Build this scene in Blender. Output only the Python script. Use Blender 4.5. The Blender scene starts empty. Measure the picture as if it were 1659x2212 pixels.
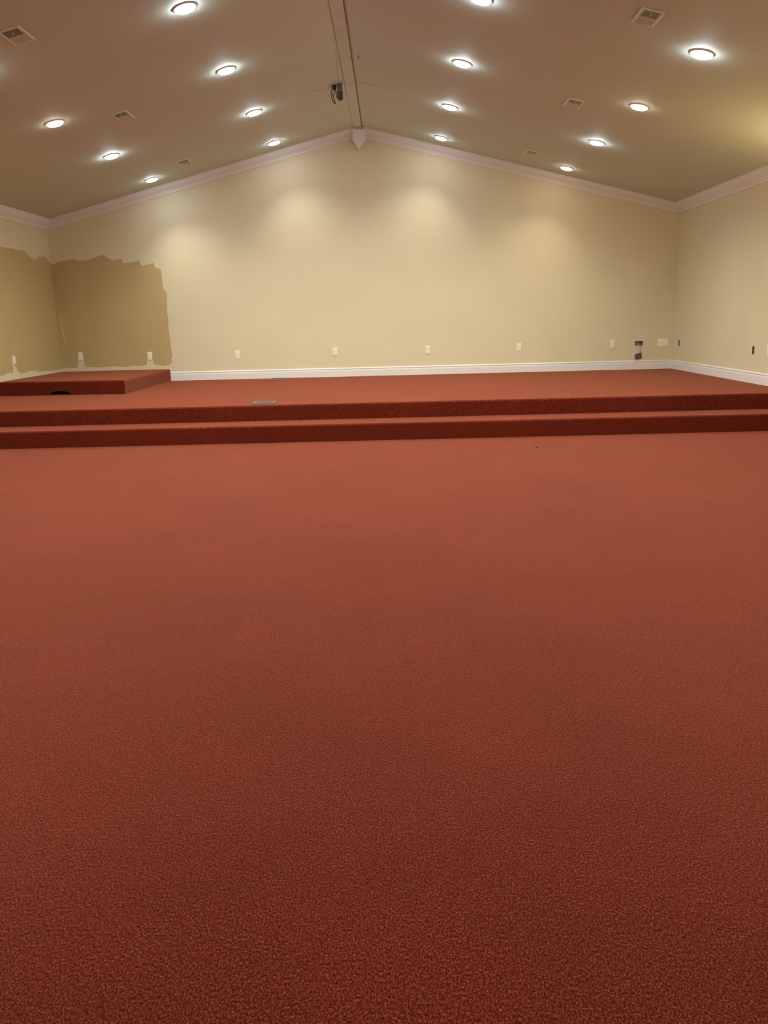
import bpy, bmesh, math, random
from mathutils import Vector, Matrix
from mathutils.geometry import delaunay_2d_cdt

random.seed(7)
S = bpy.context.scene
COL = S.collection

# ------------------------------------------------------------------ room (metres)
XL, XR = -5.0, 4.235            # side walls
YB, YR = 13.0, -2.5             # end wall behind the stage, wall behind the viewer
XG = -0.389                     # ridge line
ZR = 3.845                      # ceiling height at the ridge
M = 0.2506                      # ceiling slope
TH = math.atan(M)
ZS1, ZS = 0.172, 0.336          # step and stage heights
Y1, Y2 = 8.418, 8.838           # step front, stage front
WT = 0.14                       # wall thickness


def zceil(x):
    return ZR - M * abs(x - XG)


# ------------------------------------------------------------------ helpers
def mesh_obj(name, bm, mats, parent=None, smooth=False, **props):
    me = bpy.data.meshes.new(name)
    bmesh.ops.recalc_face_normals(bm, faces=bm.faces)
    bm.to_mesh(me)
    bm.free()
    for m in (mats if isinstance(mats, (list, tuple)) else [mats]):
        me.materials.append(m)
    if smooth:
        for p in me.polygons:
            p.use_smooth = True
    o = bpy.data.objects.new(name, me)
    COL.objects.link(o)
    if parent is not None:
        o.parent = parent
    for k, v in props.items():
        o[k] = v
    return o


def thing(name, label, cat, loc=(0, 0, 0), rot=(0, 0, 0), group=None):
    o = bpy.data.objects.new(name, None)
    o.empty_display_size = 0.1
    COL.objects.link(o)
    o.location = loc
    o.rotation_euler = rot
    o['label'] = label
    o['category'] = cat
    if group:
        o['group'] = group
    return o


def dup(root, loc, rot, label, group=None):
    r = root.copy()
    COL.objects.link(r)
    r.location = loc
    r.rotation_euler = rot
    r['label'] = label
    if group:
        r['group'] = group
    for ch in list(root.children):
        c = ch.copy()
        COL.objects.link(c)
        c.parent = r
        for g in list(ch.children):
            d = g.copy()
            COL.objects.link(d)
            d.parent = c
    return r


def add_box(bm, lo, hi, bevel=0.0, mat=0, seg=2):
    x0, y0, z0 = lo
    x1, y1, z1 = hi
    vs = [bm.verts.new(p) for p in ((x0, y0, z0), (x1, y0, z0), (x1, y1, z0), (x0, y1, z0),
                                    (x0, y0, z1), (x1, y0, z1), (x1, y1, z1), (x0, y1, z1))]
    fs = [bm.faces.new([vs[i] for i in q]) for q in ((3, 2, 1, 0), (4, 5, 6, 7), (0, 1, 5, 4),
                                                     (1, 2, 6, 5), (2, 3, 7, 6), (3, 0, 4, 7))]
    for f in fs:
        f.material_index = mat
    if bevel > 0:
        es = list({e for f in fs for e in f.edges})
        r = bmesh.ops.bevel(bm, geom=es, offset=bevel, segments=seg, profile=0.5, affect='EDGES')
        for f in r['faces']:
            f.material_index = mat
    return fs


def add_prism(bm, prof, fn, t0, t1, mat=0):
    """prof: closed 2D outline; fn(u, v, t) -> 3D point"""
    a = [bm.verts.new(fn(u, v, t0)) for u, v in prof]
    b = [bm.verts.new(fn(u, v, t1)) for u, v in prof]
    n = len(prof)
    fs = [bm.faces.new(a), bm.faces.new(list(reversed(b)))]
    for i in range(n):
        j = (i + 1) % n
        fs.append(bm.faces.new((a[i], b[i], b[j], a[j])))
    for f in fs:
        f.material_index = mat
    return fs


def add_lathe(bm, prof, n=32, mat=0, axis=None):
    """prof: (radius, z) pairs revolved around local Z"""
    rings = []
    for r, z in prof:
        if r < 1e-6:
            rings.append([bm.verts.new((0, 0, z))])
        else:
            rings.append([bm.verts.new((r * math.cos(2 * math.pi * i / n), r * math.sin(2 * math.pi * i / n), z)) for i in range(n)])
    for A, B in zip(rings[:-1], rings[1:]):
        for i in range(n):
            j = (i + 1) % n
            if len(A) == 1 and len(B) == 1:
                continue
            if len(A) == 1:
                f = bm.faces.new((A[0], B[i], B[j]))
            elif len(B) == 1:
                f = bm.faces.new((A[i], A[j], B[0]))
            else:
                f = bm.faces.new((A[i], A[j], B[j], B[i]))
            f.material_index = mat


def add_tube(bm, pts, rad, n=8, mat=0):
    """round tube along a polyline; rad is a number or a list"""
    pts = [Vector(p) for p in pts]
    rings = []
    for k, p in enumerate(pts):
        d = (pts[min(k + 1, len(pts) - 1)] - pts[max(k - 1, 0)]).normalized()
        a = d.orthogonal().normalized() if k == 0 else (rings_a - d * rings_a.dot(d)).normalized()
        rings_a = a
        b = d.cross(a)
        r = rad[k] if isinstance(rad, (list, tuple)) else rad
        rings.append([bm.verts.new(p + r * (math.cos(2 * math.pi * i / n) * a + math.sin(2 * math.pi * i / n) * b)) for i in range(n)])
    for A, B in zip(rings[:-1], rings[1:]):
        for i in range(n):
            j = (i + 1) % n
            bm.faces.new((A[i], A[j], B[j], B[i])).material_index = mat
    bm.faces.new(list(reversed(rings[0]))).material_index = mat
    bm.faces.new(rings[-1]).material_index = mat


def smooth_line(pts, sub=6):
    """Catmull-Rom through the points"""
    P = [Vector(p) for p in pts]
    P = [2 * P[0] - P[1]] + P + [2 * P[-1] - P[-2]]
    out = []
    for i in range(1, len(P) - 2):
        for k in range(sub):
            t = k / sub
            a, b, c, d = P[i - 1], P[i], P[i + 1], P[i + 2]
            out.append(0.5 * ((2 * b) + (c - a) * t + (2 * a - 5 * b + 4 * c - d) * t * t + (3 * b - a - 3 * c + d) * t ** 3))
    out.append(P[-2])
    return out


def inside(p, poly):
    c = False
    n = len(poly)
    for i in range(n):
        (x0, y0), (x1, y1) = poly[i], poly[i - 1]
        if (y0 > p[1]) != (y1 > p[1]) and p[0] < (x1 - x0) * (p[1] - y0) / (y1 - y0) + x0:
            c = not c
    return c


def wall_panel(name, outline, fn, out, regions=(), holes=(), mats=None):
    """A wall with real thickness: outline in 2D, fn maps 2D -> 3D on the room face, out is the
    outward direction.  regions: (polygon, material slot) painted differently; holes are cut through."""
    polys = [outline] + [r[0] for r in regions] + list(holes)
    vs, fs = [], []
    for p in polys:
        fs.append(list(range(len(vs), len(vs) + len(p))))
        vs += [Vector(q) for q in p]
    V, E, F, *_ = delaunay_2d_cdt(vs, [], fs, 0, 1e-6)
    bm = bmesh.new()
    out = Vector(out) * WT
    fr = [bm.verts.new(fn(*v)) for v in V]
    bk = [bm.verts.new(Vector(fn(*v)) + out) for v in V]
    edge = {}
    for f in F:
        c = sum((V[i] for i in f), Vector((0, 0))) / len(f)
        if not inside(c, outline) or any(inside(c, h) for h in holes):
            continue
        mi = 0
        for poly, m in regions:
            if inside(c, poly):
                mi = m
        bm.faces.new([fr[i] for i in f]).material_index = mi
        bm.faces.new([bk[i] for i in reversed(f)])
        for a, b in zip(f, list(f[1:]) + [f[0]]):
            k = (min(a, b), max(a, b))
            edge[k] = edge.get(k, 0) + 1
    for (a, b), n in edge.items():
        if n == 1:
            bm.faces.new((fr[a], fr[b], bk[b], bk[a]))
    loose = [v for v in bm.verts if not v.link_faces]
    bmesh.ops.delete(bm, geom=loose, context='VERTS')
    return mesh_obj(name, bm, mats, kind='structure')


# ------------------------------------------------------------------ materials
def new_mat(name):
    m = bpy.data.materials.new(name)
    m.use_nodes = True
    nt = m.node_tree
    b = nt.nodes['Principled BSDF']
    return m, nt, b


def simple(name, col, rough=0.5, metal=0.0, spec=0.5):
    m, nt, b = new_mat(name)
    b.inputs['Base Color'].default_value = (*col, 1)
    b.inputs['Roughness'].default_value = rough
    b.inputs['Metallic'].default_value = metal
    b.inputs['Specular IOR Level'].default_value = spec
    # faint unevenness so that no surface is perfectly flat in tone
    tc = nt.nodes.new('ShaderNodeTexCoord')
    n = nt.nodes.new('ShaderNodeTexNoise')
    n.inputs['Scale'].default_value = 35
    n.inputs['Detail'].default_value = 3
    mr = nt.nodes.new('ShaderNodeMapRange')
    mr.inputs['To Min'].default_value = max(0.02, rough - 0.06)
    mr.inputs['To Max'].default_value = min(1, rough + 0.06)
    nt.links.new(tc.outputs['Object'], n.inputs['Vector'])
    nt.links.new(n.outputs['Fac'], mr.inputs['Value'])
    nt.links.new(mr.outputs['Result'], b.inputs['Roughness'])
    return m


def paint(name, col, rough=0.55, vary=0.05, bump=0.05, spec=0.35):
    """roller-painted drywall: slight blotches of tone and an orange-peel surface"""
    m, nt, b = new_mat(name)
    L = nt.links
    tc = nt.nodes.new('ShaderNodeTexCoord')
    big = nt.nodes.new('ShaderNodeTexNoise')
    big.inputs['Scale'].default_value = 1.7
    big.inputs['Detail'].default_value = 4
    L.new(tc.outputs['Object'], big.inputs['Vector'])
    mix = nt.nodes.new('ShaderNodeMix')
    mix.data_type = 'RGBA'
    mix.inputs['A'].default_value = (*[c * (1 - vary) for c in col], 1)
    mix.inputs['B'].default_value = (*[min(1, c * (1 + vary)) for c in col], 1)
    L.new(big.outputs['Fac'], mix.inputs['Factor'])
    L.new(mix.outputs['Result'], b.inputs['Base Color'])
    b.inputs['Roughness'].default_value = rough
    b.inputs['Specular IOR Level'].default_value = spec
    peel = nt.nodes.new('ShaderNodeTexNoise')
    peel.inputs['Scale'].default_value = 160
    peel.inputs['Detail'].default_value = 2
    L.new(tc.outputs['Object'], peel.inputs['Vector'])
    bp = nt.nodes.new('ShaderNodeBump')
    bp.inputs['Strength'].default_value = bump
    bp.inputs['Distance'].default_value = 0.004
    L.new(peel.outputs['Fac'], bp.inputs['Height'])
    L.new(bp.outputs['Normal'], b.inputs['Normal'])
    return m


def carpet_material():
    """dense cut-pile carpet: rust red yarn, dark gaps between tufts, pale flecks, brushed patches"""
    m, nt, b = new_mat('rust_carpet')
    L = nt.links
    N = nt.nodes.new
    tc = N('ShaderNodeTexCoord')

    mp = N('ShaderNodeMapping')          # tufts lie in rows that run down the hall
    mp.inputs['Scale'].default_value = (1.0, 0.55, 0.75)
    L.new(tc.outputs['Object'], mp.inputs['Vector'])

    def noise(scale, detail=2.0, rough=0.5):
        n = N('ShaderNodeTexNoise')
        n.inputs['Scale'].default_value = scale
        n.inputs['Detail'].default_value = detail
        n.inputs['Roughness'].default_value = rough
        L.new((mp.outputs['Vector'] if scale > 50 else tc.outputs['Object']), n.inputs['Vector'])
        return n

    def ramp(src, stops):
        r = N('ShaderNodeValToRGB')
        e = r.color_ramp.elements
        while len(e) < len(stops):
            e.new(0.5)
        for el, (p, c) in zip(e, stops):
            el.position = p
            el.color = (*c, 1)
        L.new(src, r.inputs['Fac'])
        return r

    tuft = noise(CARPET['tuft'], 2.5, 0.65)
    col = ramp(tuft.outputs['Fac'], CARPET['stops'])
    # pale flecks of lint and light yarn
    fl = noise(380, 1.5, 0.5)
    flr = ramp(fl.outputs['Fac'], [(0.64, (0, 0, 0)), (0.71, (1, 1, 1))])
    mixf = N('ShaderNodeMix')
    mixf.data_type = 'RGBA'
    L.new(flr.outputs['Color'], mixf.inputs['Factor'])
    L.new(col.outputs['Color'], mixf.inputs['A'])
    mixf.inputs['B'].default_value = (*CARPET['fleck'], 1)
    # brushed and trodden patches
    pa = noise(1.3, 5, 0.6)
    par = ramp(pa.outputs['Fac'], [(0.3, (0.86, 0.84, 0.84)), (0.7, (1.12, 1.14, 1.16))])
    mul = N('ShaderNodeMix')
    mul.data_type = 'RGBA'
    mul.blend_type = 'MULTIPLY'
    mul.inputs['Factor'].default_value = 1
    L.new(mixf.outputs['Result'], mul.inputs['A'])
    L.new(par.outputs['Color'], mul.inputs['B'])
    # one old spill with a ragged edge, on the open floor in front of the step
    wob = noise(14, 3, 0.6)
    va = N('ShaderNodeVectorMath')
    va.operation = 'DISTANCE'
    va.inputs[1].default_value = (1.10, 6.27, 0.0)
    L.new(tc.outputs['Object'], va.inputs[0])
    ad = N('ShaderNodeMath')
    ad.operation = 'ADD'
    L.new(va.outputs['Value'], ad.inputs[0])
    sc_ = N('ShaderNodeMath')
    sc_.operation = 'MULTIPLY'
    sc_.inputs[1].default_value = 0.16
    L.new(wob.outputs['Fac'], sc_.inputs[0])
    L.new(sc_.outputs[0], ad.inputs[1])
    spill = ramp(ad.outputs[0], [(0.09, (0.66, 0.62, 0.6)), (0.16, (1, 1, 1))])
    mul2 = N('ShaderNodeMix')
    mul2.data_type = 'RGBA'
    mul2.blend_type = 'MULTIPLY'
    mul2.inputs['Factor'].default_value = 1
    L.new(mul.outputs['Result'], mul2.inputs['A'])
    L.new(spill.outputs['Color'], mul2.inputs['B'])
    L.new(mul2.outputs['Result'], b.inputs['Base Color'])
    b.inputs['Roughness'].default_value = 0.95
    b.inputs['Specular IOR Level'].default_value = 0.1
    b.inputs['Sheen Weight'].default_value = CARPET['sheen']
    b.inputs['Sheen Roughness'].default_value = CARPET['sheen_rough']
    b.inputs['Sheen Tint'].default_value = (*CARPET['sheen_tint'], 1)
    bp = N('ShaderNodeBump')
    bp.inputs['Strength'].default_value = 0.75
    bp.inputs['Distance'].default_value = 0.005
    L.new(tuft.outputs['Fac'], bp.inputs['Height'])
    L.new(bp.outputs['Normal'], b.inputs['Normal'])
    return m


def emitter(name, col, strength):
    m = bpy.data.materials.new(name)
    m.use_nodes = True
    nt = m.node_tree
    nt.nodes.clear()
    o = nt.nodes.new('ShaderNodeOutputMaterial')
    e = nt.nodes.new('ShaderNodeEmission')
    e.inputs['Color'].default_value = (*col, 1)
    e.inputs['Strength'].default_value = strength
    nt.links.new(e.outputs[0], o.inputs[0])
    return m


CARPET = dict(tuft=265,
              stops=[(0.36, (0.022, 0.0008, 0.0002)), (0.5, (0.100, 0.0076, 0.0019)), (0.64, (0.24, 0.034, 0.013))],
              fleck=(0.38, 0.14, 0.08), sheen=1.0, sheen_rough=0.38, sheen_tint=(0.50, 0.20, 0.115))
carpet = carpet_material()
wall_mat = paint('cream_wall_paint', (0.70, 0.635, 0.42))
patch_mat = paint('olive_tan_wall_paint', (0.50, 0.39, 0.178), vary=0.07)
ceil_mat = paint('ceiling_paint', (0.60, 0.68, 0.58), rough=0.7, vary=0.03)
trim_mat = paint('white_trim_paint', (0.79, 0.765, 0.72), rough=0.4, vary=0.03, bump=0.02)
plate_mat = simple('ivory_plastic', (0.90, 0.84, 0.68), 0.35)
slot_mat = simple('dark_slot', (0.02, 0.017, 0.014), 0.6)
steel_mat = simple('galvanised_steel', (0.30, 0.30, 0.31), 0.45, 0.7)
dark_mat = simple('dark_recess', (0.035, 0.03, 0.027), 0.7)
device_mat = simple('dark_receptacle_body', (0.055, 0.045, 0.03), 0.5)
brass_mat = simple('dull_brass', (0.46, 0.38, 0.24), 0.45, 0.2)
gypsum_mat = simple('bare_gypsum_edge', (0.80, 0.74, 0.64), 0.8)
vent_mat = simple('painted_vent_metal', (0.68, 0.74, 0.63), 0.5)
duct_mat = simple('dark_duct', (0.13, 0.14, 0.115), 0.7)
register_mat = simple('brown_register_metal', (0.17, 0.125, 0.09), 0.4, 0.3)
housing_mat = simple('grey_housing', (0.15, 0.125, 0.115), 0.45, 0.2)
housing_dark = simple('dark_grey_cap', (0.085, 0.072, 0.07), 0.4, 0.2)
black_mat = simple('black_cable', (0.018, 0.014, 0.011), 0.45)
pale_mat = simple('pale_tape', (0.62, 0.57, 0.45), 0.6)
ring_mat = simple('white_light_trim', (0.80, 0.76, 0.70), 0.4)

# ------------------------------------------------------------------ walls, floor, ceiling
ztopL, ztopR = zceil(XL), zceil(XR)

# edge of the darker paint on the end wall, in (x, z)
jag = [(XL, 2.095), (-4.93, 2.085), (-4.885, 2.119), (-4.76, 2.128), (-4.65, 2.157), (-4.60, 2.128), (-4.47, 2.125),
       (-4.36, 2.15), (-4.31, 2.168), (-4.226, 2.20), (-4.12, 2.142), (-4.05, 2.118), (-3.944, 2.140), (-3.925, 2.068), (-3.80, 2.082),
       (-3.68, 2.103), (-3.652, 2.024), (-3.54, 2.046), (-3.47, 2.065), (-3.456, 1.995), (-3.369, 1.968),
       (-3.364, 1.80), (-3.358, 1.69), (-3.312, 1.632), (-3.318, 1.50), (-3.33, 1.36), (-3.322, 1.25), (-3.328, 1.08), (-3.316, 0.93),
       (-3.312, 0.80), (-3.30, 0.72), (-3.325, 0.655), (-3.315, 0.615), (-3.36, 0.572), (-3.45, 0.562), (-3.53, 0.578), (-3.59, 0.592),
       (-3.607, 0.66), (-3.69, 0.66), (-3.70, 0.585), (-3.80, 0.569), (-3.93, 0.577), (-4.0, 0.556), (-4.18, 0.575),
       (-4.28, 0.568), (-4.43, 0.563), (-4.61, 0.572), (-4.642, 0.60), (-4.65, 0.675), (-4.737, 0.675), (-4.745, 0.60), (-4.775, 0.565),
       (-4.86, 0.556), (-4.91, 0.574), (-4.955, 0.572), (XL, 0.552)]
sliver = [(-4.945, 1.36), (-4.936, 1.365), (-4.925, 1.16), (-4.905, 0.985), (-4.897, 0.92), (-4.906, 0.92), (-4.917, 0.985), (-4.937, 1.16)]
BOX = (3.664, 3.786, 0.684, 0.757)
hole = lambda a, b, c, d: [(a, c), (b, c), (b, d), (a, d)]
wall_panel('wall_back', [(XL, 0), (XR, 0), (XR, ztopR), (XG, ZR), (XL, ztopL)],
           lambda x, z: (x, YB, z), (0, 1, 0), regions=[(jag, 1), (sliver, 0)], holes=[hole(*BOX)], mats=[wall_mat, patch_mat])

# the same darker paint running on along the left wall, in (y, z)
jagl = [(YB, 2.095), (12.93, 2.135), (12.86, 2.165), (12.77, 2.215), (12.735, 2.16), (12.62, 2.165), (12.54, 2.163),
        (12.505, 2.112), (12.40, 2.122), (12.31, 2.135), (12.235, 2.150), (12.19, 2.185), (12.10, 2.208), (11.95, 2.208), (11.865, 2.193), (11.76, 2.215),
        (11.66, 2.203), (11.38, 2.206), (11.2, 2.215), (10.9, 2.19), (10.6, 2.205), (10.35, 2.16),
        (10.33, 1.6), (10.36, 1.1), (10.34, 0.72), (10.42, 0.62), (10.6, 0.60), (10.85, 0.575), (11.05, 0.588), (11.12, 0.607), (11.30, 0.603), (11.322, 0.66),
        (11.328, 0.83), (11.425, 0.83), (11.422, 0.66), (11.445, 0.615), (11.54, 0.585), (11.70, 0.577), (11.80, 0.60), (12.0, 0.588),
        (12.15, 0.567), (12.4, 0.558), (12.7, 0.548), (YB, 0.552)]
wall_panel('wall_left', [(YR, 0), (YB, 0), (YB, ztopL), (YR, ztopL)],
           lambda y, z: (XL, y, z), (-1, 0, 0), regions=[(jagl, 1)], mats=[wall_mat, patch_mat])
R1, R2 = (12.715, 0.721), (10.104, 0.713)      # two receptacles without cover plates
hr = lambda c, w=0.031, h=0.050: hole(c[0] - w, c[0] + w, c[1] - h, c[1] + h)
wall_panel('wall_right', [(YR, 0), (YB, 0), (YB, ztopR), (YR, ztopR)],
           lambda y, z: (XR, y, z), (1, 0, 0), holes=[hr(R1), hr(R2)], mats=[wall_mat])
wall_panel('wall_rear', [(XL, 0), (XR, 0), (XR, ztopR), (XG, ZR), (XL, ztopL)],
           lambda x, z: (x, YR, z), (0, -1, 0), mats=[wall_mat])

bm = bmesh.new()
add_box(bm, (XL - WT, YR - WT, -0.12), (XR + WT, YB + WT, 0.0))
mesh_obj('floor', bm, carpet, kind='structure')

bm = bmesh.new()
xa, xb = XL - WT, XR + WT
add_prism(bm, [(xa, zceil(xa)), (XG, ZR), (xb, zceil(xb)), (xb, zceil(xb) + 0.12), (XG, ZR + 0.12), (xa, zceil(xa) + 0.12)],
          lambda u, v, t: (u, t, v), YR - WT, YB + WT)
mesh_obj('ceiling', bm, ceil_mat, kind='structure')

# ------------------------------------------------------------------ crown moulding, baseboards
# profile: (distance from the wall, drop below the ceiling)
crown = [(0, 0), (0.088, 0), (0.088, 0.010), (0.080, 0.013), (0.079, 0.022), (0.072, 0.030), (0.066, 0.044), (0.055, 0.060),
         (0.042, 0.073), (0.031, 0.083), (0.027, 0.094), (0.019, 0.097), (0.017, 0.108), (0.013, 0.112), (0.012, 0.127), (0, 0.127)]


def slope_crown(name, x0, x1):
    bm = bmesh.new()
    add_prism(bm, crown, lambda d, e, x: (x, YB - d, zceil(x) - e), x0, x1)
    return mesh_obj(name, bm, trim_mat, kind='structure')


def side_crown(name, xw, sgn, ztop):
    bm = bmesh.new()
    add_prism(bm, crown, lambda d, e, y: (xw + sgn * d, y, ztop + M * d - e), YR, YB)
    return mesh_obj(name, bm, trim_mat, kind='structure')


slope_crown('trim_1', XL, XG)
slope_crown('trim_2', XG, XR)
side_crown('trim_3', XL, 1, ztopL)
side_crown('trim_4', XR, -1, ztopR)

# flat board that covers the ridge joint
bm = bmesh.new()
prof = [(-0.062, -0.022), (-0.058, -0.026), (0.050, -0.026), (0.052, -0.024), (0.052, -0.012), (0, 0), (-0.062, -0.014)]
add_prism(bm, prof, lambda u, v, t: (XG - 0.004 + u, t, ZR + v), YR, YB - 0.10)
# open joint along the right edge of the board
add_prism(bm, [(0.052, -0.020), (0.060, -0.0185), (0.060, -0.012), (0.052, -0.012)], lambda u, v, t: (XG - 0.004 + u, t, ZR + v), YR, YB - 0.10, mat=1)
mesh_obj('trim_5', bm, [ceil_mat, simple('dark_joint', (0.16, 0.10, 0.055), 0.8)], kind='structure')
# shield-shaped block over the crown joint at the gable peak
bm = bmesh.new()
pts = [(-0.082, 3.80), (0.098, 3.80), (0.098, 3.668), (0.085, 3.645), (0.004, 3.535), (-0.008, 3.535), (-0.068, 3.655), (-0.082, 3.672)]
add_prism(bm, [(XG + u, v) for u, v in pts], lambda u, v, t: (u, t, v), YB - 0.125, YB)
es = [e for e in bm.edges if all(abs(v.co.y - (YB - 0.125)) < 1e-5 for v in e.verts)]
bmesh.ops.bevel(bm, geom=es, offset=0.012, segments=2, profile=0.5, affect='EDGES')
mesh_obj('trim_6', bm, trim_mat, kind='structure')

base = [(0, 0), (0.015, 0), (0.015, 0.088), (0.0135, 0.093), (0.0145, 0.097), (0.0105, 0.103), (0.011, 0.108), (0.014, 0.112), (0.0145, 0.120), (0.011, 0.127), (0.004, 0.131), (0, 0.131)]
bm = bmesh.new()
add_prism(bm, base, lambda d, z, t: (t, YB - d, ZS + z), -3.345, XR)
mesh_obj('baseboard_back', bm, trim_mat, kind='structure')
bm = bmesh.new()
add_prism(bm, base, lambda d, z, t: (XR - d, t, ZS + z), Y2 + 0.02, YB)
mesh_obj('baseboard_right', bm, trim_mat, kind='structure')

# ------------------------------------------------------------------ stage, step, corner platform
def nosed(y0, y1, z0, z1, r=0.022, n=6):
    p = [(y1, z0), (y1, z1)]
    for i in range(n + 1):
        a = math.pi / 2 * i / n
        p.append((y0 + r - r * math.sin(a), z1 - r + r * math.cos(a)))
    p.append((y0, z0))
    return p


stage = thing('stage', 'low rust carpeted stage filling the end of the hall below the cream gable wall', 'stage', (0, Y1, 0))
bm = bmesh.new()
add_prism(bm, nosed(Y2 - Y1, YB - Y1, 0, ZS), lambda y, z, t: (t, min(y, YB - Y1 - 0.001), z), XL + 0.001, XR - 0.001)
mesh_obj('deck', bm, carpet, stage)
bm = bmesh.new()
add_prism(bm, nosed(0, Y2 - Y1, 0, ZS1), lambda y, z, t: (t, min(y, YB - Y1 - 0.001), z), XL + 0.001, XR - 0.001)
mesh_obj('step', bm, carpet, stage)

ZP = 0.512
plat = thing('platform', 'low carpeted box platform in the stage corner below the darker painted patch', 'platform', (-4.18, 10.78, ZS))
pl_bm = bmesh.new()
# outline of the front face, with the arched hand hole cut out of its lower edge, swept to the back wall
PX0, PX1 = XL, -3.355


def yfront(x):
    return 10.845 - (x - PX0) / (PX1 - PX0) * 0.125


H = ZP - ZS
notch = [(-4.045, 0.0), (-4.062, 0.012), (-4.088, 0.032), (-4.115, 0.043), (-4.15, 0.047), (-4.26, 0.048), (-4.30, 0.044), (-4.325, 0.032), (-4.338, 0.014), (-4.340, 0.0)]
out2 = [(PX0, H), (PX1, H), (PX1, 0)] + notch + [(PX0, 0)]
o = plat.location
fv, bv = [], []
for x, z in out2:
    fv.append(pl_bm.verts.new((x - o.x, yfront(x) - o.y, z)))
for x, z in out2:
    depth = 0.35 if (-4.35 < x < -4.04) else None
    bv.append(pl_bm.verts.new((x - o.x, (yfront(x) + depth - o.y) if depth else YB - o.y, z)))
nf = len(out2)
V, E, F, *_ = delaunay_2d_cdt([Vector(p) for p in out2], [], [list(range(nf))], 1, 1e-7)
for f in F:
    pl_bm.faces.new([fv[i] for i in f])
# top, right side, left side, bottom strips, the inside of the hand hole
pl_bm.faces.new((fv[0], fv[1], bv[1], bv[0]))
pl_bm.faces.new((fv[1], fv[2], bv[2], bv[1]))
pl_bm.faces.new((fv[-1], fv[0], bv[0], bv[-1]))
for i in range(3, 3 + len(notch) - 1):
    pl_bm.faces.new((fv[i], fv[i + 1], bv[i + 1], bv[i]))
pl_bm.faces.new([bv[i] for i in range(3, 3 + len(notch))])
pl_bm.faces.new((bv[0], bv[1], bv[2], bv[-1]))
bmesh.ops.recalc_face_normals(pl_bm, faces=pl_bm.faces)
es = [e for e in pl_bm.edges if set(e.verts) in ({fv[0], fv[1]}, {fv[1], bv[1]}, {fv[1], fv[2]})]
bmesh.ops.bevel(pl_bm, geom=es, offset=0.022, segments=4, profile=0.5, affect='EDGES')
mesh_obj('carpeted_box', pl_bm, carpet, plat)

# ------------------------------------------------------------------ ceiling lights
glow = emitter('led_diffuser_glow', (0.84, 0.92, 1.0), 155.0)
glow_dim = emitter('led_diffuser_dim_glow', (0.86, 0.93, 1.0), 92.0)
glow_soft = emitter('led_diffuser_warm_glow', (1.0, 0.86, 0.70), 55.0)
LIGHT_W = 120.0
LAMP_COOL = (1.0, 0.97, 0.90)
LAMP_WARM = (1.0, 0.85, 0.66)


def make_light(label, loc, rot, mat, warm, power, spread):
    t = thing('ceiling_light', label, 'ceiling light', loc, rot, 'round lights in the sloped ceiling')
    bm = bmesh.new()
    add_lathe(bm, [(0.0, 0.0), (0.094, 0.0), (0.094, -0.004), (0.088, -0.009), (0.080, -0.010), (0.076, -0.006), (0.0, -0.006)], 40)
    mesh_obj('trim_ring', bm, ring_mat, t, smooth=False)
    bm = bmesh.new()
    add_lathe(bm, [(0.075, -0.006), (0.0745, -0.015), (0.069, -0.021), (0.053, -0.026), (0.028, -0.0285), (0.0, -0.029)], 40)
    mesh_obj('diffuser', bm, mat, t, smooth=True)
    ld = bpy.data.lights.new('led_lamp', 'SPOT')
    ld.energy = LIGHT_W * power
    ld.color = LAMP_WARM if warm else LAMP_COOL
    ld.spot_size = math.radians(spread)
    ld.spot_blend = 1.0
    ld.shadow_soft_size = 0.0
    lo = bpy.data.objects.new('led_lamp', ld)
    COL.objects.link(lo)
    lo.parent = t
    lo.location = (0, 0, -0.036)
    return t


rows = [(-3.238, 'outer row, left ceiling slope'), (-1.527, 'inner row, left ceiling slope'),
        (0.752, 'inner row, right ceiling slope'), (2.465, 'outer row, right ceiling slope')]
ranks = [(12.385, 'round light nearest the gable wall'), (10.645, 'round light second from the gable wall'),
         (8.912, 'round light third from the gable wall'), (7.222, 'round light fourth from the gable wall'),
         (5.49, 'round light fifth from the gable wall'), (3.76, 'round light added for fill, sixth from the gable wall'),
         (2.03, 'round light added for fill, seventh from the gable wall')]  # last two ranks are out of view, added as fill light
WARM = {(-3.238, 8.912), (2.465, 12.385), (2.465, 8.912)}
proto = {}
for x, where in rows:
    for y, rank in ranks:
        lab = 'lit ' + rank + ', ' + where
        loc = (x, y, zceil(x) - 0.0005)
        rot = (0, -TH if x < XG else TH, 0)
        warm = (x, y) in WARM
        # the fittings by the gable wall and the warm ones are dimmer than the rest
        outer = abs(x - XG) > 2
        power = (0.58 if y > 12 else 0.68 if y < 6 else 1.0) * (0.7 if warm else 1.0) * (1.5 if outer and y < 12 else 1.0)
        spread = 106 if y > 12 else 165 if outer else 135
        key = (warm, power, spread)
        if key not in proto:
            t = make_light(lab, loc, rot, glow_soft if warm else glow_dim if y > 12 or y < 6 else glow, warm, power, spread)
            proto[key] = t
        else:
            t = dup(proto[key], loc, rot, lab)

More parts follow.
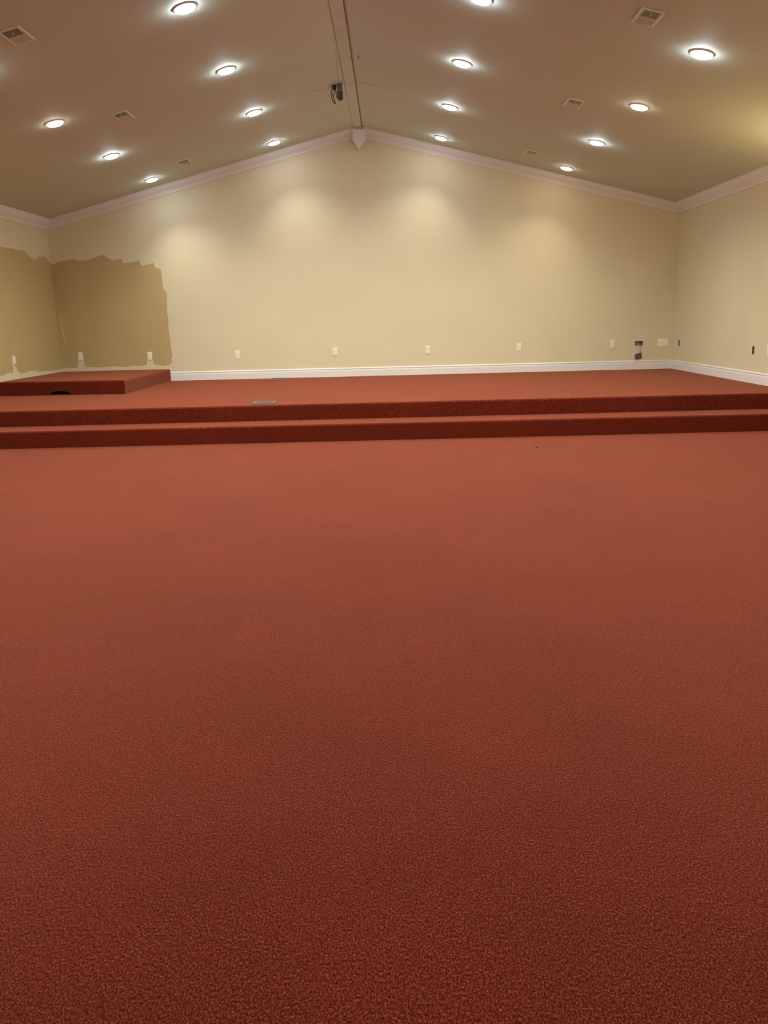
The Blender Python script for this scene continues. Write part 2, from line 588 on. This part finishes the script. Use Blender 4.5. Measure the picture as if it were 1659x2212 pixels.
# a wall sconce and its added copy on the right wall, just beyond the frame: their warm light reaches the wall and ceiling
sconce_glass = emitter('sconce_glass_glow', (1.0, 0.72, 0.36), 3.0)
sc = thing('wall_sconce', 'warm frosted half-bowl sconce on the right wall in front of the stage', 'wall light', (XR, 8.35, 1.98), (0, 0, -math.pi / 2), 'sconces on the right wall')
bm = bmesh.new()
add_box(bm, (-0.06, -0.018, -0.09), (0.06, 0, 0.09), 0.006)
mesh_obj('back_plate', bm, brass_mat, sc)
bm = bmesh.new()
add_lathe(bm, [(0.02, -0.08), (0.07, -0.05), (0.105, 0.0), (0.125, 0.07), (0.118, 0.07), (0.098, 0.004), (0.062, -0.042), (0.0, -0.066)], 32)
bmesh.ops.translate(bm, verts=bm.verts, vec=(0, -0.145, 0))
mesh_obj('bowl_shade', bm, sconce_glass, sc, smooth=True)
ld = bpy.data.lights.new('sconce_lamp', 'POINT')
ld.energy = 40
ld.color = (1.0, 0.71, 0.33)
ld.shadow_soft_size = 0.03
lo = bpy.data.objects.new('sconce_lamp', ld)
COL.objects.link(lo)
lo.parent = sc
lo.location = (0, -0.145, 0.10)
dup(sc, (XR, 4.9, 1.98), (0, 0, -math.pi / 2), 'warm frosted half-bowl sconce added unseen on the right wall for fill, midway down the hall')  # second sconce, added out of view to brighten the right wall

# ------------------------------------------------------------------ ceiling vents
def make_vent(label, loc, rot):
    """two-way register: the louvres of the near half open towards the viewer, the far half away"""
    t = thing('ceiling_vent', label, 'air vent', loc, rot, 'registers in the sloped ceiling')
    W2, L2 = 0.083, 0.150
    w2, l2 = 0.060, 0.127
    bm = bmesh.new()
    prof = [(0, 0), (0, -0.004), (0.004, -0.008), (0.018, -0.009), (0.023, -0.006), (0.023, 0)]
    # four mitred sides
    for (a, b, n) in (((-W2, -L2), (W2, -L2), (0, 1)), ((W2, -L2), (W2, L2), (-1, 0)), ((W2, L2), (-W2, L2), (0, -1)), ((-W2, L2), (-W2, -L2), (1, 0))):
        d = Vector((b[0] - a[0], b[1] - a[1])).normalized()
        A = [bm.verts.new((a[0] + n[0] * u + d.x * u, a[1] + n[1] * u + d.y * u, v)) for u, v in prof]
        B = [bm.verts.new((b[0] + n[0] * u - d.x * u, b[1] + n[1] * u - d.y * u, v)) for u, v in prof]
        for i in range(len(prof)):
            j = (i + 1) % len(prof)
            bm.faces.new((A[i], B[i], B[j], A[j]))
    bmesh.ops.remove_doubles(bm, verts=bm.verts, dist=1e-5)
    mesh_obj('frame', bm, vent_mat, t)
    bm = bmesh.new()
    add_box(bm, (-w2, -l2, -0.0012), (w2, l2, -0.0002))
    mesh_obj('duct_opening', bm, duct_mat, t)
    bm = bmesh.new()
    n = 8
    for half in (-1, 1):
        for i in range(n):
            yc = half * (0.010 + (i + 0.5) * (l2 - 0.012) / n)
            if half < 0:     # near half: blades lean so that one looks up between them
                p = [(yc - 0.0035, -0.0088), (yc - 0.0025, -0.0088), (yc + 0.0015, -0.0016), (yc + 0.0005, -0.0016)]
            else:            # far half: blade faces turned towards the viewer
                p = [(yc - 0.0062, -0.0016), (yc - 0.0052, -0.0016), (yc + 0.0062, -0.0088), (yc + 0.0052, -0.0088)]
            add_prism(bm, p, lambda u, v, s: (s, u, v), -w2, w2)
    add_box(bm, (-w2, -0.005, -0.009), (w2, 0.005, -0.0012))
    mesh_obj('louvres', bm, vent_mat, t)
    bm = bmesh.new()
    add_box(bm, (-0.004, -0.075, -0.012), (0.004, -0.055, -0.006), 0.001)
    mesh_obj('lever', bm, vent_mat, t)
    return t


vp = None
for x, side in ((-2.683, 'left'), (1.917, 'right')):
    for y, where in ((6.80, 'nearest the viewer'), (9.33, 'midway along'), (12.0, 'closest to gable wall')):
        lab = 'metal air vent %s, between light rows on the %s slope' % (where, side)
        loc, rot = (x, y, zceil(x) - 0.0005), (0, -TH if x < XG else TH, 0)
        if vp is None:
            vp = make_vent(lab, loc, rot)
        else:
            dup(vp, loc, rot, lab)

# ------------------------------------------------------------------ wall outlets
def plate_bm(w=0.035, h=0.0585, t=0.006):
    bm = bmesh.new()
    add_box(bm, (-w, -t, -h), (w, 0, h), 0.0022)
    return bm


def make_outlet(label, loc, rz, group='outlet plates along the walls'):
    t = thing('wall_outlet', label, 'outlet', loc, (0, 0, rz), group)
    mesh_obj('cover_plate', plate_bm(), plate_mat, t)
    for s in (-1, 1):
        bm = bmesh.new()
        add_box(bm, (-0.0165, -0.0085, s * 0.0195 - 0.0135), (0.0165, -0.004, s * 0.0195 + 0.0135), 0.003)
        soc = mesh_obj('socket', bm, plate_mat, t)
        bm = bmesh.new()
        for dx in (-0.0065, 0.0065):
            add_box(bm, (dx - 0.001, -0.0089, s * 0.0195 - 0.001), (dx + 0.001, -0.0080, s * 0.0195 + 0.007))
        add_box(bm, (-0.002, -0.0089, s * 0.0195 - 0.009), (0.002, -0.0080, s * 0.0195 - 0.0055))
        mesh_obj('slots', bm, slot_mat, soc)
    return t


spots = [(-4.695, 0.735, 'ivory outlet plate above the corner platform, nearer the room corner'),
         (-3.645, 0.716, 'ivory outlet plate above the corner platform, near the darker paint\'s right edge'),
         (-2.317, 0.703, 'ivory outlet plate on cream paint, first one right of the corner platform'),
         (-0.839, 0.708, 'ivory outlet plate on the gable wall, second right of the corner platform'),
         (0.557, 0.700, 'ivory outlet plate on the gable wall, third right of the corner platform'),
         (1.930, 0.709, 'ivory outlet plate on the gable wall, fourth right of the corner platform'),
         (3.332, 0.721, 'ivory outlet plate on the gable wall, just left of the open junction hole')]
first = None
for x, z, lab in spots:
    if first is None:
        first = make_outlet(lab, (x, YB, z), 0)
    else:
        dup(first, (x, YB, z), (0, 0, 0), lab)

# the outlet on the left wall with a hole below its socket
t = thing('wall_outlet', 'ivory outlet plate with a dark hole, on the left wall above the platform', 'outlet', (XL, 11.378, 0.745), (0, 0, math.pi / 2))
mesh_obj('cover_plate', plate_bm(0.036, 0.062), plate_mat, t)
bm = bmesh.new()
add_box(bm, (-0.0165, -0.0085, 0.006), (0.0165, -0.004, 0.034), 0.003)
mesh_obj('socket', bm, plate_mat, t)
bm = bmesh.new()
r_ = [(0.011 * math.cos(a), -0.040 + 0.019 * math.sin(a)) for a in [i * math.pi / 8 for i in range(16)]]
add_prism(bm, r_, lambda u, v, s: (u, s, v), -0.0068, -0.005)
mesh_obj('knockout_hole', bm, slot_mat, t)

# three-gang plate near the right corner
t = thing('switch_plate', 'wide three-gang ivory plate on the gable wall beside the right corner', 'switch plate', (4.085, YB, 0.722))
mesh_obj('cover_plate', plate_bm(0.078, 0.0585), plate_mat, t)
for dx in (-0.046, 0, 0.046):
    bm = bmesh.new()
    add_box(bm, (dx - 0.0165, -0.0085, -0.033), (dx + 0.0165, -0.004, 0.033), 0.0025)
    mesh_obj('rocker', bm, plate_mat, t)

wall_plate = simple('painted_over_plate', (0.76, 0.68, 0.46), 0.5)
bm = plate_bm(0.034, 0.058, 0.004)
o = mesh_obj('blank_outlet_plate', bm, wall_plate)
o.location = (XR, 12.925, 0.722)
o.rotation_euler = (0, 0, -math.pi / 2)
o['label'] = 'painted-over blank plate on the right wall, squeezed into the room corner'
o['category'] = 'blank plate'
bm = plate_bm(0.036, 0.058, 0.006)
o = mesh_obj('blank_outlet_plate', bm, wall_plate)
o.location = (XR, 11.235, 0.74)
o.rotation_euler = (0, 0, -math.pi / 2)
o['label'] = 'cream painted-over blank plate on the right wall, between the two uncovered receptacles'
o['category'] = 'blank plate'

dup(first, (XR, 9.700, 0.728), (0, 0, -math.pi / 2), 'ivory outlet plate on the right wall, cut off by the picture edge')


def open_receptacle(label, c):
    t = thing('uncovered_receptacle', label, 'receptacle', (XR, c[0], c[1]), (0, 0, -math.pi / 2), 'receptacles without cover plates')
    # local: x along the wall, -y into the room, +y into the wall
    bm = bmesh.new()
    a, h, d = 0.0305, 0.0495, 0.05
    for lo, hi in (((-a, 0.001, -h), (-a + 0.002, d, h)), ((a - 0.002, 0.001, -h), (a, d, h)), ((-a, 0.001, h - 0.002), (a, d, h)),
                   ((-a, 0.001, -h), (a, d, -h + 0.002)), ((-a, d - 0.002, -h), (a, d, h))):
        add_box(bm, lo, hi)
    mesh_obj('wall_box', bm, dark_mat, t)
    bm = bmesh.new()
    add_box(bm, (-0.016, 0.006, -0.036), (0.016, 0.03, 0.036), 0.003)
    b = mesh_obj('receptacle_body', bm, device_mat, t)
    bm = bmesh.new()
    for s in (-1, 1):
        add_box(bm, (-0.021, 0.004, s * 0.040 - 0.0075), (0.021, 0.0065, s * 0.040 + 0.0075), 0.001)
    add_box(bm, (-0.019, 0.0035, -0.004), (0.019, 0.0065, 0.004), 0.001)
    add_box(bm, (-0.010, 0.0060, -0.046), (0.010, 0.0075, 0.046))
    mesh_obj('mounting_yoke', bm, brass_mat, t)
    # bare gypsum rim where the plate used to be
    bm = bmesh.new()
    for lo, hi in (((-0.036, -0.0015, -0.055), (-0.031, 0, 0.055)), ((0.031, -0.0015, -0.055), (0.036, 0, 0.055)),
                   ((-0.031, -0.0015, 0.050), (0.031, 0, 0.055)), ((-0.031, -0.0015, -0.055), (0.031, 0, -0.050))):
        add_box(bm, lo, hi)
    mesh_obj('bare_rim', bm, gypsum_mat, t)
    return t


open_receptacle('dark receptacle missing its cover, on the right wall next to the room corner', R1)
open_receptacle('dark receptacle missing its cover, on the right wall farther out from the corner', R2)

# open junction hole and the panel that hangs out of it
jb = thing('junction_box', 'open rectangular junction hole with grey inside, low on the gable wall', 'junction box', ((BOX[0] + BOX[1]) / 2, YB, (BOX[2] + BOX[3]) / 2))
bm = bmesh.new()
a, h, d = (BOX[1] - BOX[0]) / 2 - 0.0005, (BOX[3] - BOX[2]) / 2 - 0.0005, 0.07
for lo, hi in (((-a, 0.001, -h), (-a + 0.002, d, h)), ((a - 0.002, 0.001, -h), (a, d, h)), ((-a, 0.001, h - 0.002), (a, d, h)),
               ((-a, 0.001, -h), (a, d, -h + 0.002)), ((-a, d - 0.002, -h), (a, d, h))):
    add_box(bm, lo, hi)
mesh_obj('steel_box', bm, steel_mat, jb)
bm = bmesh.new()
for lo, hi in (((-a - 0.006, -0.0015, -h - 0.004), (-a, 0, h + 0.006)), ((a, -0.0015, -h - 0.004), (a + 0.006, 0, h + 0.006)),
               ((-a, -0.0015, h), (a, 0, h + 0.006)), ((-a, -0.0015, -h - 0.004), (a, 0, -h))):
    add_box(bm, lo, hi)
mesh_obj('bare_rim', bm, gypsum_mat, jb)
for k, (dx, w) in enumerate(((-0.012, 0.006), (0.012, -0.004), (0.030, 0.003))):
    bm = bmesh.new()
    add_tube(bm, smooth_line([(dx - 0.03, 0.055, 0.0), (dx, 0.03, -0.012), (dx + w, 0.008, -h + 0.008), (dx + w, -0.010, -h - 0.010), (dx, -0.012, -0.10), (dx * 0.6 + 0.006, -0.013, -0.148)], 5), 0.0028, 6)
    mesh_obj('wire', bm, pale_mat if k != 2 else steel_mat, jb)

hp = thing('dangling_outlet_panel', 'grey four-socket panel dangling askew on wires below the open junction hole', 'outlet panel', (3.722, YB - 0.012, 0.533), (math.radians(-4), math.radians(-13), 0))
bm = bmesh.new()
sk = 0.016
pp = [(-0.050 - sk, -0.040), (0.038 - sk, -0.040), (0.050 + sk, 0.040), (-0.038 + sk, 0.040)]
pp = [(-0.056, -0.040), (0.044, -0.040), (0.056, 0.042), (-0.044, 0.038)]
add_prism(bm, pp, lambda u, v, s: (u, s, v), -0.004, 0.004)
mesh_obj('panel_plate', bm, simple('dull_dark_steel', (0.16, 0.125, 0.09), 0.5, 0.3), hp)
for px in (-0.022, 0.022):
    for pz in (-0.019, 0.019):
        bm = bmesh.new()
        add_box(bm, (px - 0.014, -0.0075, pz - 0.013), (px + 0.014, -0.0035, pz + 0.013), 0.003)
        mesh_obj('socket', bm, simple('dark_brown_socket', (0.07, 0.045, 0.03), 0.5), hp)

# ------------------------------------------------------------------ floor registers on the stage
def floor_register(label, x0, x1, y0, y1):
    t = thing('floor_register', label, 'floor vent', ((x0 + x1) / 2, (y0 + y1) / 2, ZS), (0, 0, 0), 'registers in the stage carpet')
    a, b = (x1 - x0) / 2, (y1 - y0) / 2
    bm = bmesh.new()
    w = 0.022
    for lo, hi in (((-a, -b, 0), (a, -b + w, 0.010)), ((-a, b - w, 0), (a, b, 0.010)), ((-a, -b + w, 0), (-a + w, b - w, 0.010)), ((a - w, -b + w, 0), (a, b - w, 0.010))):
        add_box(bm, lo, hi, 0.003)
    mesh_obj('frame', bm, register_mat, t)
    bm = bmesh.new()
    add_box(bm, (-a + w, -b + w, 0.0002), (a - w, b - w, 0.0012))
    mesh_obj('duct_opening', bm, slot_mat, t)
    bm = bmesh.new()
    n = max(4, int((x1 - x0 - 2 * w) / 0.018))
    for i in range(n):
        xc = -a + w + (i + 0.5) * (2 * a - 2 * w) / n
        add_box(bm, (xc - 0.0035, -b + w, 0.0012), (xc + 0.0035, b - w, 0.008))
    mesh_obj('louvres', bm, register_mat, t)


floor_register('brown metal floor register near the front edge of the stage', -1.475, -1.245, 8.93, 9.20)
floor_register('brown metal floor register against the white baseboard of the gable wall', -1.82, -1.59, 12.55, 12.93)

# ------------------------------------------------------------------ ceiling device with cables near the ridge
DX, DY = -0.520, 10.55
dv = thing('ceiling_bracket', 'grey capsule-shaped bracket with dangling black cables, hung beside the ridge board', 'ceiling bracket', (DX, DY, zceil(DX)))


def capsule(bm, x, y, z0, z1, r, depth):
    """flat plate with rounded lower end, thickness along y"""
    p = [(x - r, z1), (x - r, z0 + r)]
    for i in range(1, 12):
        an = math.pi + math.pi * i / 12
        p.append((x + r * math.cos(an), z0 + r + r * math.sin(an)))
    p += [(x + r, z0 + r), (x + r, z1)]
    add_prism(bm, p, lambda u, v, s: (u, s, v), y - depth / 2, y + depth / 2)


bm = bmesh.new()
add_box(bm, (-0.026, -0.030, -0.082), (0.034, 0.030, 0.012), 0.010, seg=3)
mesh_obj('upper_housing', bm, housing_mat, dv)
bm = bmesh.new()
capsule(bm, 0.004, 0, -0.178, -0.076, 0.033, 0.052)
bmesh.ops.bevel(bm, geom=[e for e in bm.edges if abs(e.verts[0].co.y - e.verts[1].co.y) < 1e-6], offset=0.006, segments=2, affect='EDGES')
mesh_obj('rounded_cap', bm, housing_dark, dv)
bm = bmesh.new()
add_tube(bm, [(-0.024, -0.034, -0.062), (0.004, -0.036, -0.074), (0.034, -0.034, -0.090)], 0.0045, 6)
add_tube(bm, [(-0.016, -0.034, -0.060), (-0.020, -0.036, -0.100), (-0.008, -0.034, -0.132)], 0.004, 6)
mesh_obj('clamp_strap', bm, steel_mat, dv)
bm = bmesh.new()
for k in range(2):
    pass
bmesh.ops.create_uvsphere(bm, u_segments=20, v_segments=12, radius=0.030)
bmesh.ops.scale(bm, vec=(1.0, 1.0, 1.25), verts=bm.verts)
bmesh.ops.translate(bm, vec=(-0.061, -0.004, -0.028), verts=bm.verts)
mesh_obj('cable_grommet', bm, black_mat, dv, smooth=True)
for pts, r in (([(-0.078, -0.01, -0.040), (-0.091, -0.012, -0.085), (-0.092, -0.012, -0.130), (-0.083, -0.012, -0.170), (-0.066, -0.012, -0.198), (-0.050, -0.012, -0.216)], 0.0046),
               ([(-0.052, -0.014, -0.048), (-0.050, -0.016, -0.085), (-0.066, -0.016, -0.120), (-0.068, -0.016, -0.150), (-0.058, -0.014, -0.185), (-0.052, -0.012, -0.214)], 0.0042),
               ([(-0.046, -0.014, -0.046), (-0.036, -0.016, -0.090), (-0.038, -0.016, -0.125), (-0.030, -0.014, -0.150)], 0.004)):
    bm = bmesh.new()
    add_tube(bm, smooth_line(pts, 5), r, 8)
    mesh_obj('cable', bm, black_mat, dv)
bm = bmesh.new()
add_tube(bm, smooth_line([(-0.070, -0.010, -0.060), (-0.078, -0.012, -0.110), (-0.074, -0.012, -0.150)], 5), 0.004, 8)
mesh_obj('grey_wire', bm, simple('grey_wire_jacket', (0.42, 0.38, 0.32), 0.5), dv)
bm = bmesh.new()
add_tube(bm, [(-0.052, -0.012, -0.214), (-0.046, -0.012, -0.232), (-0.036, -0.012, -0.256)], [0.0045, 0.004, 0.003], 8)
mesh_obj('plug_tip', bm, pale_mat, dv)

# thin painted cord stapled to the slope beside the ridge board, running from the bracket towards the viewer
bm = bmesh.new()
P = []
for i in range(13):
    y = 10.50 - i * (10.50 - 9.30) / 12
    x = -0.520 + (10.50 - y) * 0.035 + 0.004 * math.sin(i * 1.3)
    P.append((x, y, zceil(x) - 0.0028))
add_tube(bm, P, 0.003, 6)
o = mesh_obj('cord', bm, simple('painted_cord', (0.62, 0.60, 0.50), 0.5))
o['label'] = 'thin pale cord on the ceiling, running beside the ridge board from the bracket'
o['category'] = 'cord'

# loose strip of tape peeling from the ridge board
bm = bmesh.new()
zt = ZR - 0.031
ts = [(-0.400, 8.66, zt), (-0.407, 8.74, zt - 0.006), (-0.420, 8.86, zt - 0.012), (-0.437, 9.00, zt - 0.006)]
top = [bm.verts.new((x - 0.006, y, z)) for x, y, z in ts] + [bm.verts.new((x + 0.006, y, z)) for x, y, z in reversed(ts)]
f = bm.faces.new(top)
r = bmesh.ops.extrude_face_region(bm, geom=[f])
bmesh.ops.translate(bm, vec=(0, 0, -0.0012), verts=[v for v in r['geom'] if isinstance(v, bmesh.types.BMVert)])
o = mesh_obj('tape_strip', bm, pale_mat)
o['label'] = 'short pale strip of tape peeling off the ridge board overhead'
o['category'] = 'tape'

# small bent nail left in the right slope
bm = bmesh.new()
zn = zceil(-0.268)
add_tube(bm, smooth_line([(-0.268, 9.50, zn), (-0.267, 9.50, zn - 0.012), (-0.262, 9.495, zn - 0.024), (-0.258, 9.50, zn - 0.034)], 4), 0.004, 6)
o = mesh_obj('bent_nail', bm, simple('rusty_nail', (0.11, 0.075, 0.045), 0.5, 0.4))
o['label'] = 'tiny bent nail sticking out of the ceiling just right of the ridge board'
o['category'] = 'nail'

# dark scrap on the carpet
bm = bmesh.new()
pts = [(-0.022, -0.004), (-0.006, -0.013), (0.012, -0.010), (0.024, 0.004), (0.010, 0.014), (-0.010, 0.011)]
add_prism(bm, pts, lambda u, v, s: (1.312 + u * 0.6, 7.693 + v, s * (0.7 + 6 * u)), 0.001, 0.010)
o = mesh_obj('paper_scrap', bm, simple('dark_scrap', (0.03, 0.012, 0.008), 0.7))
o['label'] = 'tiny dark scrap lying on the carpet in front of the step'
o['category'] = 'scrap'

# ------------------------------------------------------------------ world and camera
w = bpy.data.worlds.new('hall_world')
w.use_nodes = True
w.node_tree.nodes['Background'].inputs[0].default_value = (0, 0, 0, 1)
w.node_tree.nodes['Background'].inputs[1].default_value = 0
S.world = w

cd = bpy.data.cameras.new('camera')
cd.sensor_fit = 'VERTICAL'
cd.sensor_height = 36.0
cd.lens = 1831.0 / 2212.0 * 36.0
cd.clip_start = 0.05
cam = bpy.data.objects.new('camera', cd)
COL.objects.link(cam)
r3 = Vector((0.99966737, 0.006895, -0.02485171))
u3 = Vector((0.02267892, 0.22382455, 0.97436556))
b3 = -Vector((-0.01228067, 0.97460506, -0.22359373))
m = Matrix((r3, u3, b3)).transposed().to_4x4()
m.translation = Vector((0, 0, 1.194))
cam.matrix_world = m
S.camera = cam

S.view_settings.view_transform = 'Standard'
S.view_settings.look = 'None'
S.view_settings.gamma = 1.0
S.view_settings.use_curve_mapping = False
S.view_settings.exposure = -0.27
S.cycles.max_bounces = 7
S.cycles.diffuse_bounces = 5
S.cycles.use_adaptive_sampling = True
S.cycles.adaptive_threshold = 0.03
